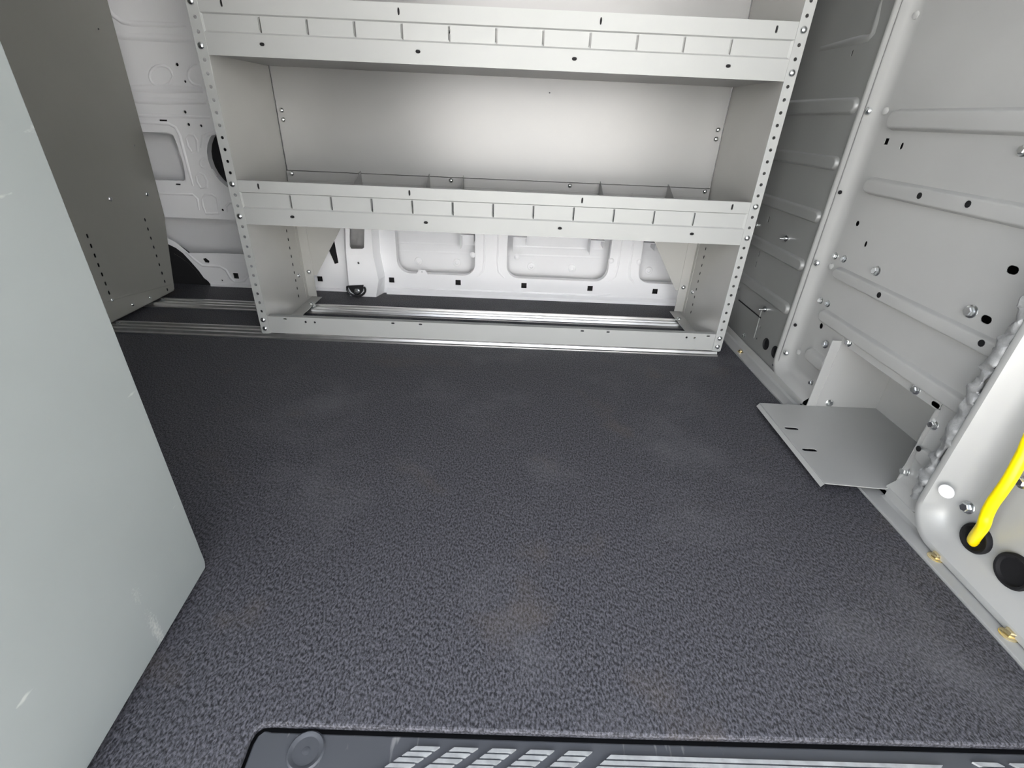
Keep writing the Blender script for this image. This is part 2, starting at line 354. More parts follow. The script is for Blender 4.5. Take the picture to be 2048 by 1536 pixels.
# wheel arch liner: black hump behind the cut-out
arc_ = [w2(u, v) for u, v in ((285, 474), (326, 478), (343, 486), (356, 494), (371, 505), (390, 524), (403, 541), (413, 555), (422, 566), (430, 580))]
MB().extrude([(-2.4, -.01), (-2.4, .20)] + arc_ + [(arc_[-1][0], -.01)], lambda a, b_, c: (b_, a, c), 1.9705, 1.985).build('wheel_arch_liner', 'black', wall)['label'] = 'black wheel arch liner'
edge = [aty(u, v, 1.972) for u, v in ((348, 507), (362, 515), (378, 527), (392, 542), (402, 557), (407, 567))]
MB().tube(edge, 0.0016, 6).build('liner_edge', 'darkpanel', wall)

def bead(pts, r=0.006, h=0.004, parent=None, m='white', n=None, name='bead'):
    """low rounded stamping along a polyline on the wall (normal n)"""
    n = Vector(n or (0, -1, 0)); pts = [Vector(p) for p in pts]; prof = [(-1, 0), (-.75, .35), (-.4, .85), (0, 1), (.4, .85), (.75, .35), (1, 0)]
    rg = []
    for i, p in enumerate(pts):
        d = (pts[min(i+1, len(pts)-1)]-pts[max(i-1, 0)]).normalized(); a = d.cross(n).normalized()
        e = 0.05 if i in (0, len(pts)-1) else 1
        rg.append([p + a*r*k*(.6 if e < 1 else 1) + n*h*q*e for k, q in prof])
    return MB().rings(rg, False, False, closed=False).build(name, m, parent, smooth=True)
def wb(px, r=.006, h=.004): return bead([aty(u, v, YW) for u, v in px], r, h, wall)
def arcpts(c, R, a0, a1, n=9): return [(c[0]+R[0]*math.cos(math.radians(a0+(a1-a0)*i/(n-1))), c[1]+R[1]*math.sin(math.radians(a0+(a1-a0)*i/(n-1)))) for i in range(n)]
# stampings seen in the gap
wb([(214, 12), (225, 30), (243, 43), (262, 47), (300, 48), (340, 50), (372, 50)], .008, .005)
wb([(222, 73), (290, 74), (350, 77), (395, 80)], .012, .006)
wb(arcpts((322, 152), (23, 21), 0, 360, 17), .005, .004)
wb(arcpts((398, 150), (22, 21), 80, 260, 9), .005, .004)
wb([(245, 176), (320, 178), (405, 180)], .014, .010)
wb([(245, 200), (320, 202), (412, 204)], .012, .008)
wb([(262, 231), (330, 232), (420, 235)], .007, .004)
wb([(270, 245), (338, 248), (351, 255), (360, 272), (366, 296), (376, 335), (386, 372)], .006, .004)
for cpts in (((372, 276), (378, 269), (388, 271), (394, 281), (395, 302), (384, 304), (376, 292), (372, 276)), ((392, 352), (399, 346), (408, 350), (414, 362), (414, 374), (402, 376), (394, 364), (392, 352)),
             ((404, 398), (410, 389), (424, 389), (434, 396), (437, 414), (438, 427), (412, 427), (406, 412), (404, 398)), ((318, 387), (386, 389), (395, 398), (398, 420)), ((455, 424), (452, 412), (460, 405), (470, 406))):
    wb(cpts, .005, .0035)
wb([(402, 296), (406, 274), (416, 268), (428, 266), (434, 258)], .007, .005)
wb([(424, 357), (415, 342)], .004, .003); wb([(430, 357), (420, 340)], .004, .003); wb([(434, 352), (424, 338)], .004, .003)
wb(arcpts((409, 326), (9, 10), 60, 300, 8), .004, .003)
wb([(372, 504), (390, 520), (405, 531), (440, 533), (452, 540), (461, 556), (470, 564), (488, 562), (497, 551)], .006, .004)
wb([(450, 522), (500, 525)], .006, .004)
# beads around the openings under the shelf
for x0, s in ((-0.112, -1), (-0.058, 1), (0.436, -1), (0.484, 1)):
    bead([(x0, YW, 0.35), (x0, YW, 0.15), (x0+s*.006, YW, 0.11), (x0+s*.03, YW, 0.085)], .005, .003, wall)
bead([(-0.45, YW, .026), (0.36, YW, .026), (0.42, YW, .034)], .005, .003, wall)
bead([(0.50, YW, .028), (0.78, YW, .028)], .005, .003, wall)
MB().extrude([(YW-.018, 0.0), (YW-.016, .012), (YW-.004, .02), (YW, .022), (YW, 0)], lambda a, b_, c: (a, b_, c), -0.52, 0.812).build('foot_flange', 'white', wall, smooth=True)
MB().extrude([(YW-.010, 0.0), (YW-.009, .008), (YW, .012), (YW, 0)], lambda a, b_, c: (a, b_, c), -1.26, -0.68).build('foot_flange', 'white', wall, smooth=True)
# outer skin ribs, bosses, brackets inside the openings
for z in (.165, .20): bead([(-0.6, 2.06, z-.012), (0.80, 2.06, z+.0)], .007, .006, wall)
for x, z in ((-0.40, .115), (-0.235, .115), (.085, .112), (.262, .110), (.592, .115)):
    MB().lathe([(.017, 0), (.015, .003), (.007, .004), (.006, .001), (.001, .001)], (x, 2.06, z), (0, -1, 0), 14).build('boss', 'white', wall, smooth=True)
for x in (-0.185, 0.03, 0.345, 0.555):
    b = MB(); b.box(x-.028, x+.028, 1.985, 2.06, .245, .249); b.box(x-.028, x-.0255, 1.985, 2.06, .19, .249); b.box(x+.0255, x+.028, 1.99, 2.06, .215, .249)
    b.build('bracket', 'white', wall, bevel=.001)
for x in (-.160, .020, .405, .520): MB().lathe([(.012, 0), (.008, .004), (.002, .005)], (x, YW, .175), (0, -1, 0), 10).build('dimple', 'white', wall, smooth=True)
MB().sheet([(-.395, .086), (-.345, .086), (-.358, .105), (-.382, .105)], [circ(-.37, .097, .003, 6)], FY(YW-.002), .003).build('tab', 'white', wall)

# box pillar with the tie-down
pb = MB(); YP = 1.905
def p2(u, v): p = aty(u, v, YP); return (p.x, p.z)
po = [p2(700, 592), p2(752, 596), p2(757, 560), p2(746, 510), p2(741, 440), (p2(741, 440)[0], 1.4), (p2(690, 440)[0], 1.4), p2(690, 440), p2(692, 505)]
pb.sheet(po, [[p2(u, v) for u, v in ((699, 440), (729, 440), (728, 495), (724, 498), (702, 497), (699, 493))], circ(*p2(717, 526), .004, 8)], FY(YP), .003)
sl = [p2(752, 596), p2(757, 560), p2(746, 510), p2(741, 440), (p2(741, 440)[0], 1.4)]
sr = [p2(700, 592), p2(692, 505), p2(690, 440), (p2(690, 440)[0], 1.4)]
for i in range(len(sl)-1):
    a, c = sl[i], sl[i+1]; pb.add([(a[0], YP, a[1]), (c[0], YP, c[1]), (max(c[0]+.012, -.538), YW, c[1]), (max(a[0]+.012, -.535), YW, a[1])], [(0, 1, 2, 3)])
for i in range(len(sr)-1):
    a, c = sr[i], sr[i+1]; pb.add([(a[0], YP, a[1]), (c[0], YP, c[1]), (c[0]-.025, YW, c[1]), (a[0]-.025, YW, a[1])], [(0, 1, 2, 3)])
tag(pb.build('box_pillar', 'white', wall, bevel=.002), 'white box-section pillar')
a, c = p2(695, 508), p2(748, 510)
bead([(a[0], YP, a[1]), (c[0], YP, c[1])], .004, .003, wall)
x0, z0 = p2(699, 497); x1, z1 = p2(729, 440)
MB().box(x0-.01, x1+.01, YP+.05, YP+.053, z0-.02, 0.45).build('pillar_inner_face', 'alu', wall)

# tie-down ring on the pillar
tc_ = aty(714, 578, YP)
td = empty('tie_down_ring', (tc_.x, YP, tc_.z-.03), 'black steel D-ring tie-down bolted low on the white pillar', 'tie-down')
b = MB(); b.extrude([(-.036, .014), (.030, .020), (.026, -.006), (.008, -.026), (-.006, -.026), (-.024, -.010)], lambda a, bb, cc: (tc_.x+bb, YP-a, tc_.z+cc), 0.0005, .007)
b.build('bracket', 'blackmetal', td, bevel=.0015)
rp = [(tc_.x+.037*math.cos(t), YP-.010-.004*abs(math.sin(t)), tc_.z+.002+.027*math.sin(t)) for t in [math.radians(155+230*i/18) for i in range(19)]]
MB().tube(rp, .0045, 8).build('ring', 'blackmetal', td, smooth=True)
o = MB().lathe([(.013, 0), (.013, .003), (.009, .006), (.0085, .010), (.003, .011)], (tc_.x+.001, YP-.007, tc_.z-.008), (0, -1, 0), 14).build('bolt', 'zinc', td, smooth=True)

# ---- partition on the right
part = empty('wall_right', (XB, 0.9, 0), 'grey stamped sheet-metal partition with horizontal ribs', kind='structure')
cl = MB(); cl.box(1.08, 1.10, YD, 2.08, -0.06, ROOF); cl.box(.822, 1.10, 2.066, 2.08, -0.06, ROOF); cl.box(.822, 1.10, YD, 2.08, -0.06, -.02)
tag(cl.build('cab_side_lining', 'black', part), None)  # black backing added so the partition holes look unlit

def rib(parent, A, B, w, h, X, m='bulk'):
    """raised rounded rib on the plane x=X from A to B (y,z), facing -x"""
    A = Vector((A[0], A[1], 0)); B = Vector((B[0], B[1], 0)); d = (B-A).normalized(); nrm = Vector((-d.y, d.x, 0))
    prof = [(1.0, 0.0), (.95, .10), (.86, .46), (.77, .84), (.68, .97), (.55, 1.0)]; n = 8; rgs = []
    A2 = A + d*w/2; B2 = B - d*w/2
    for k, q in prof:
        r = w/2*k; ring = []
        for i in range(n+1):
            t = -math.pi/2 + math.pi*i/n; ring.append(B2 + d*math.cos(t)*r + nrm*math.sin(t)*r)
        for i in range(n+1):
            t = math.pi/2 + math.pi*i/n; ring.append(A2 + d*math.cos(t)*r + nrm*math.sin(t)*r)
        rgs.append([Vector((X - h*q, p.x, p.y)) for p in ring])
    return MB().rings(rgs, False, True).build('rib', m, parent, smooth=True)

# panel beside the shelves
X1 = 0.818
def b1(u, v): p = atx(u, v, X1); return (p.y, p.z)
def b2(u, v): p = atx(u, v, 0.842); return (p.y, p.z)
h1 = [slot(*b1(1704, 106), .006, .014), slot(*b1(1666, 214), .005, .012), slot(*b1(1537, 439), .006, .02), circ(*b1(1532, 688), .019, 18), circ(*b1(1550, 704), .019, 18),
      slot(*b1(1518, 508), .005, .02), slot(*b1(1512, 528), .005, .02), slot(*b1(1520, 655), .005, .012), slot(*b1(1513, 677), .005, .008)]
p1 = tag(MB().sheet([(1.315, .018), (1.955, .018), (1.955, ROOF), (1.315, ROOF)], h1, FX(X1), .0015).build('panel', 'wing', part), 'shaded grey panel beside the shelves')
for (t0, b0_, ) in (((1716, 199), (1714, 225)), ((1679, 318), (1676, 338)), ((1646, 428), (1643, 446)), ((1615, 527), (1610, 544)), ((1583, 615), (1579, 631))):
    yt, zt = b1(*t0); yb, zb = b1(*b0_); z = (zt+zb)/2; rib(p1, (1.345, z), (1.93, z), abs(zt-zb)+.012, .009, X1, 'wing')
cor = [b1(1762, 0), b1(1752, 45), b1(1746, 66), b1(1738, 75), b1(1700, 84), b1(1640, 98)]
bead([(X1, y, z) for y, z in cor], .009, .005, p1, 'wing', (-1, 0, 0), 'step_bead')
for u, v in ((1532, 688), (1550, 704)):
    y, z = b1(u, v); MB().lathe([(.0192, -.003), (.0188, .0012), (.0165, .0016), (.014, -.004), (.002, -.006)], (X1, y, z), (-1, 0, 0), 20).build('grommet', 'rubber', p1, smooth=True)
for u, v in ((1574.5, 477), (1532, 618.5)): y, z = b1(u, v); fast(SPIKE, 'screw', (X1, y, z), (-1, -.15, 0), p1, scale=1.15)
for u, v in ((1489, 671), (1549, 730), (1515, 450), (1478, 577)): y, z = b1(u, v); fast(HEX, 'screw', (X1, y, z), (-1, 0, 0), p1, random.random(), .7)
b = MB(); sy, sz = b1(1478, 600); ey, ez = b1(1522, 636); b.tube([(X1-.0005, sy, sz), (X1-.0005, ey, ez)], .0022, 6); b.build('seam', 'rubber', p1)
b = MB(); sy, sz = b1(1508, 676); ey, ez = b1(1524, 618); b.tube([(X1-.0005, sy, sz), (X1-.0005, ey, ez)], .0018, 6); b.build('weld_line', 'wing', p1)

# pan-shaped panels: rim towards the load space, face set back
def pan(y0, y1, z0, z1, r, X_rim, depth, cut=None, face_holes=(), name='panel', n=8, rs=1.0):
    """y0 > y1 ; returns object. cut=(ya, yb, ztop): opening through the lower rim"""
    steps = [(0.0, .006), (0.0, 0.0), (.004, -.002), (.012, -.0005), (.030, depth*.66), (.038, depth*.85), (.048, depth*.97), (.058, depth), (.064, depth)]
    def loop(i):
        rr = max(r-i*.55, .012); ya, yb, za, zb = y0-i, y1+i*rs, z0+i, z1-i; pts = []
        for cy, cz, t0 in ((yb+rr, za+rr, math.pi), (ya-rr, za+rr, 1.5*math.pi), (ya-rr, zb-rr, 0), (yb+rr, zb-rr, math.pi/2)):
            for k in range(n+1): t = t0+math.pi/2*k/n; pts.append((cy+rr*math.cos(t), cz+rr*math.sin(t)))
            if cut and cy == yb+rr and cz == za+rr: pts += [(cut[1], za), (cut[0], za)]
        return pts
    loops = [loop(i) for i, _ in steps]; m = len(loops[0]); B = MB()
    vs = [(X_rim+x, p[0], p[1]) for (i, x), lp in zip(steps, loops) for p in lp]; fs = []
    skip = n+1 if cut else -1
    for k in range(len(steps)-1):
        for i in range(m):
            if i == skip: continue
            j = (i+1) % m; fs.append((k*m+i, k*m+j, (k+1)*m+j, (k+1)*m+i))
    B.add(vs, fs)
    face = loops[-1][:]
    if cut: face = face[:n+2] + [(cut[1], cut[2]), (cut[0], cut[2])] + face[n+2:]
    B.sheet(face, face_holes, FX(X_rim+depth+3e-5), .0015)      # its own sheet, so the flat face shades flat
    return B.build(name, 'bulk', part, smooth=True)

h2 = [rect(*b2(1773, 283), .013, .013), slot(*b2(1803, 292), .009, .014), slot(*b2(1714.6, 447), .014, .013), slot(*b2(1731, 488), .009, .014),
      circ(*b2(1642, 652), .008, 8), slot(*b2(1972, 639), .022, .014), slot(*b2(2025, 540), .022, .014)]
p2o = tag(pan(1.335, 0.695, .014, ROOF-.02, .055, .814, .028, (1.137, .795, .212), h2, rs=.25), 'middle partition panel with five ribs and an opening')
X2 = 0.842
def ribpx(tl, bl, tr=None, br=None, yend=None, holes_=()):
    yt, zt = b2(*tl); yb, zb = b2(*bl); A = ((yt+yb)/2+.004, (zt+zb)/2); w_ = abs(zt-zb)+.012
    if yend is None: yr, zr = b2(*tr); yq, zq = b2(*br); Bp = ((yr+yq)/2-.004, A[1])
    else: Bp = (yend, A[1])
    o = rib(p2o, A, Bp, w_, .0125, X2)
    for u in holes_:
        y, z = b2(*u); MB().lathe([(.0065, 0), (.0065, .0006), (.0005, .0006)], (X2-.0125, y, z), (-1, 0, 0), 10).build('rivet_hole', 'rubber', o)  # black disc paints the dark of a hole in the rib
    return o
ribpx((1782, 224), (1784, 255), yend=.755)
ribpx((1738, 358), (1735, 382), yend=.755, holes_=((1851, 392), (1949.6, 409)))
ribpx((1676, 536), (1673, 552), (2022, 688), (2008, 712), holes_=((1769, 590.5), (1977, 687)))
ribpx((1648, 620), (1643, 637), (1955, 800), (1938, 825))
ya, za = b2(1615, 712); rib(p2o, (1.235, .085+.045), (1.142, .085+.045), .040, .011, X2)
yr, zr = b2(1889, 918); rib(p2o, (.796, .117), (.742, .117), .040, .012, X2)
y, z = b2(1849, 898); MB().lathe([(.006, 0), (.006, .0006), (.0005, .0006)], (X2-.012, y, z), (-1, 0, 0), 10).build('rivet_hole', 'rubber', p2o)  # hole darkness painted as a black disc
bead([(X2, *b2(u, v)) for u, v in ((1850, -60), (1855, -10), (1860, 14), (1868, 26), (1880, 28), (1930, 17), (2000, -1), (2080, -22))], .011, -.006, p2o, 'bulk', (-1, 0, 0), 'step_bead')
for u, v, s in ((1671, 512, .85), (1688.6, 518, .85), (1753.6, 542, 1.1), (1642, 601, .85), (1656, 607.6, .85), (1943, 623, 1.2), (1623, 765.6, .8), (2050, 300, 1.0)):
    y, z = b2(u, v); fast(HEX, 'screw', (X2, y, z), (-1, -.1, .05), p2o, random.random()*3, s)
# fasteners along the rim
for u, v, k in ((1736.5, 222, 1), (1633.6, 526, 1), (1572, 706, 1)):
    p = atx(u, v, .822); fast(DOME, 'bolt', (.8225, p.y, p.z), (-1, -.62, 0), p2o, 0, .95)
for u, v in ((1796, 30), (1679.5, 384.6), (1590, 650)):
    p = atx(u, v, .822); MB().lathe([(.005, 0), (.005, .0008), (.0005, .0008)], (.8228, p.y, p.z), (-1, -.62, 0), 10).build('rivet_hole', 'rubber', p2o)  # black discs stand for the dark inside of the rim holes
for u, v in ((1771, 222), (1662, 533), (1597, 704), (1832, 30)):
    p = atx(u, v, .840); MB().lathe([(.009, -.004), (.0075, .0015), (.0045, .003), (.001, .0034)], (.840, p.y, p.z), (-1, -.3, 0), 12).build('boss', 'bulk', p2o, smooth=True)

# right-hand panel with the cable
def b3(u, v): p = atx(u, v, .831); return (p.y, p.z)
p3o = tag(pan(0.708, 0.02, .006, ROOF-.02, .065, .797, .034, None, ()), 'right-hand partition panel with grommets')
X3 = .831
for u, v, s in ((1937, 1015, 1.15), (1911, 1083, 1.0), (2046, 1218, 1.0), (2047, 965, 1.0)):
    y, z = b3(u, v); fast(HEX, 'screw', (X3-.001, y, z), (-1, -.1, .1), p3o, random.random()*3, s)
p = atx(1896, 983, .803); MB().lathe([(.0125, 0), (.0125, .001), (.0005, .001)], (.8005, p.y, p.z), (-1, -.35, 0), 20).build('round_sticker', 'white', p3o)
gpos = []
for u, v, r in ((1956, 1077, .026), (2032, 1143, .029)):
    y, z = b3(u, v); gpos.append((y, z))
    MB().lathe([(r, -.003), (r*1.03, .006), (r*.95, .0095), (r*.82, .009), (r*.74, .004), (r*.35, .003), (r*.02, .003)], (X3, y, z), (-1, 0, 0), 28).build('grommet', 'rubber', p3o, smooth=True)
# squeezed sealant between the two panels
pts = []; rr = []
for i in range(120):
    z = .060 + i*.0045; nz = noise.noise(Vector((z*26, 1.3, 0)))
    pts.append((.803, .722 + .009*nz, z)); rr.append(.0115 + .007*noise.noise(Vector((z*33, 4.2, 7))))
fs_ = MB().tube(pts, rr, 14)
for v_ in fs_.v:
    v_.x = .803 + (v_.x-.803)*.55
    v_ += Vector((noise.noise(v_*75), noise.noise(v_*75+Vector((5, 0, 0))), noise.noise(v_*75+Vector((0, 8, 0)))))*.0065
tag(fs_.build('sealant_strip', 'foam', part, smooth=True), 'crumpled squeezed sealant')

# sill angle along the foot of the partition
sb = MB().extrude([(.774, -.008), (.774, .004), (.8145, .004), (.8145, -.008)], lambda a, b_, c: (b_, a, c), .14, 1.94)
for ya_, yb_ in ((.14, .788), (1.145, 1.94)): sb.extrude([(.802, .0035), (.812, .006), (.812, .026), (.8145, .026), (.8145, .0035)], lambda a, b_, c: (b_, a, c), ya_, yb_)
sill = tag(sb.build('trim_1', 'bulk', bevel=.0008), 'grey sill strip at the foot of the partition', kind='structure')
for u, v in ((1480.5, 704), (1871, 1115), (2017, 1270)):
    p = atz(u, v, .004); fast(HEXG, 'screw', (min(p.x, .797), p.y, .004), (0, 0, 1), sill, random.random()*3, 1.05 if u > 1500 else .8)

# sheet-metal box through the partition
box = empty('pass_through_box', (.83, .965, .022), 'grey sheet-metal box with slotted tray set in the partition foot', 'metal box')
tp = [(atz(u, v, .022).x, atz(u, v, .022).y) for u, v in ((1519, 806), (1650, 967), (1768, 978))]
def sl2(u, v, L_, ang):
    p = atz(u, v, .022); c, s = math.cos(ang), math.sin(ang)
    return [(p.x+a*c-b_*s, p.y+a*s+b_*c) for a, b_ in slot(0, 0, L_, .011)]
tray = MB().sheet([tp[0], tp[1], tp[2], (.85, .790), (1.005, .795), (1.005, 1.122), (.83, 1.122)],
                  [sl2(1583, 857, .034, -.05), sl2(1619, 900, .034, -.05)], FZ(.0205), .0022).build('tray', 'bulk', box, bevel=.0007)
MB().add([(tp[0][0], tp[0][1], .0205), (tp[1][0], tp[1][1], .0205), (tp[1][0]-.006, tp[1][1], .012), (tp[0][0]-.006, tp[0][1], .012)], [(0, 1, 2, 3)]).build('front_hem', 'bulk', box)
MB().box(.815, 1.005, 1.120, 1.1225, .0228, .215).build('side_wall', 'bulk', box)
MB().box(.830, 1.005, .795, .7975, .0228, .215).build('side_wall', 'bulk', box)
MB().box(1.0035, 1.006, .795, 1.1225, .0228, .215).build('back_wall', 'bulk', box)
MB().box(.843, 1.005, .795, 1.1225, .2125, .215).build('top_wall', 'bulk', box)
MB().box(.8385, .8405, .80, 1.118, .210, .235).build('top_flange', 'bulk', box, bevel=.0006)
MB().sheet([(1.1185, .02), (1.150, .035), (1.150, .222), (1.140, .235), (1.1185, .235)], [], FX(.8382), .002).build('side_flange', 'bulk', box, bevel=.0006)
MB().sheet([(.796, .115), (.796, .212), (.80, .235), (.744, .235), (.744, .155), (.752, .14)], [slot(*b2(1875, 810), .022, .011)], FX(.8385), .002).build('side_flange', 'bulk', box, bevel=.0006)
for u, v in ((1654, 689), (1701.5, 685), (1836, 779.5), (1871, 850), (1814, 943)):
    y, z = b2(u, v); fast(HEX, 'screw', (.8383, y, z), (-1, -.1, .1), box, random.random()*3, 1.0)
p = atx(1650, 804, .87); fast(HEX, 'screw', (.872, 1.1198, .034), (0, -1, .1), box, .4, .95)
# yellow cable
y0, z0 = gpos[0]
cp = [(X3+.03, y0+.004, z0-.012), (X3+.004, y0+.002, z0-.004), (X3-.030, y0, z0+.018)]
cps = [atx(u, v, x) for u, v, x in ((1966, 1052, .795), (1974, 1028, .790), (1986, 1005, .787), (2004, 980, .786), (2024, 950, .787), (2048, 905, .789), (2080, 850, .792))]
pts = [Vector((X3+.02, y0, z0-.016)), Vector((X3-.005, y0, z0-.006))] + cps
pts += [pts[-1] + Vector((.004, -.03, .09)), pts[-1] + Vector((.01, -.07, .30)), pts[-1] + Vector((.015, -.10, .75))]
def smooth_path(P, k=6):
    out = []
    for i in range(len(P)-1):
        p0, p1_, p2_, p3_ = P[max(i-1, 0)], P[i], P[i+1], P[min(i+2, len(P)-1)]
        for j in range(k):
            t = j/k; out.append(.5*((2*p1_)+(p2_-p0)*t+(2*p0-5*p1_+4*p2_-p3_)*t*t+(3*p1_-p0-3*p2_+p3_)*t**3))
    return out + [P[-1]]
tag(MB().tube(smooth_path(pts), .0088, 14).build('cable', 'yellow', smooth=True), 'yellow cable running down into a black grommet on the partition', 'cable')

# ---- aluminium tracks on the floor
def track(name, yc, label):
    pr = []; H_ = .013
    base = [(-.042, 0), (-.042, .004), (-.034, .0055), (-.030, H_), (-.020, H_), (-.017, .006), (-.006, .006), (-.003, H_-.001), (.006, H_-.001), (.009, .006), (.020, .006), (.022, H_), (.031, H_), (.034, .0055), (.042, .004), (.042, 0)]
    t = MB().extrude([(yc+b_, c) for b_, c in base], lambda a, b_, c: (a, b_, c), -2.5, .700).build(name, 'alu', bevel=.0006)
    for dx in (-1.315, -.745, .640): fast(HEX, 'bolt', (dx, yc+.0015, H_-.001), (0, 0, 1), t, .3, .9)
    return tag(t, label, 'floor track', 'aluminium floor tracks')
track('floor_track', 1.499, 'ridged aluminium floor track under the front rail of the shelves')
track('floor_track', 1.735, 'ridged aluminium floor track under the back of the shelves, nearer the white wall')

# ================================================================== middle shelving unit
YF, YB = 1.465, 1.80; XL, XR = -.787, .679; ZT = 1.30
su = empty('shelving_unit', (-.054, 1.63, .016), 'wide grey steel shelving unit with two slotted trays facing the door', 'shelving unit')
BOLTZ = (.034, .0643, .3877, .4758, .7995, .8888)
PITCHZ = .0294
holez = [.0643+PITCHZ*k for k in range(1, 42)]
holez = [z for z in holez if all(abs(z-bz) > .012 for bz in BOLTZ)]
for side, xp, x0, x1 in (('L', XL, -.8155, -.7868), ('R', XR, .6788, .7075)):
    s = 1 if side == 'L' else -1
    # tall end panel with black discs painting the dark of adjusting slots near the back
    hl = []
    ep = MB().sheet([(YF, .017), (YB+.03, .017), (YB+.03, .05), (YB, .07), (YB, ZT), (YF, ZT)], hl, FX(xp), -.0015*s).build('end_panel', 'shelf_end', su)
    xc = (x0+x1)/2
    MB().sheet([(x0, .020), (x0+.004, .0165), (x1-.004, .0165), (x1, .020), (x1, ZT), (x0, ZT)], [circ(xc+.0005*s, z, .0042, 10) for z in holez], FY(YF-.0015), .0017).build('front_flange', 'shelf_front', ep, bevel=.0005)
    for z in BOLTZ: fast(DOME, 'bolt', (xc, YF-.0016, z), (0, -1, 0), ep)
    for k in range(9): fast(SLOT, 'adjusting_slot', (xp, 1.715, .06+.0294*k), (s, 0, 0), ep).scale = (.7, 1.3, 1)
    # back leg flange, foot flange, corner gusset
    MB().box(min(xp, xp+.034*s), max(xp, xp+.034*s), YB-.001, YB+.001, .030, .40).build('back_leg', 'shelf_end', ep, bevel=.0006)
    MB().box(min(xp, xp+.0015*s), max(xp, xp+.0015*s)+0, YB-.02, YB+.0, .030, .40).build('back_leg_bead', 'shelf_end', ep)
    MB().box(min(xp, xp+.040*s), max(xp, xp+.040*s), YF+.02, YB+.03, .0165, .0185).build('foot_flange', 'shelf_end', ep, bevel=.0005)
    gx = xp+.030*s
    MB().sheet([(gx, .40), (gx, .115), (gx+.015*s, .115), (gx+.175*s, .365), (gx+.175*s, .40)], [], FY(YB+.002), .0015).build('gusset', 'shelf_end', ep)
    fast(DOME, 'bolt', (xp+.018*s, YB-.0012, .128), (0, -1, 0), ep, 0, 1.0)
    fast(DOME, 'bolt', (xp, 1.745, .128), (s, 0, 0), ep, 0, .9)
    fast(DOME, 'bolt', (xp+.026*s, YB-.05, .0185), (0, 0, 1), ep, 0, 1.0)
    for z in (.635, .662): fast(DOME, 'bolt', (xp+.018*s, YB-.0012, z), (0, -1, 0), su, 0, .9)
bp_ = MB().sheet([(XL+.0025, .375), (XR-.0025, .375), (XR-.0025, ZT), (XL+.0025, ZT)], [circ(.10, .745, .002, 6)], FY(YB), .0015).build('back_panel', 'shelf', su)
SLX = [-.646+.1173*k for k in range(11)]
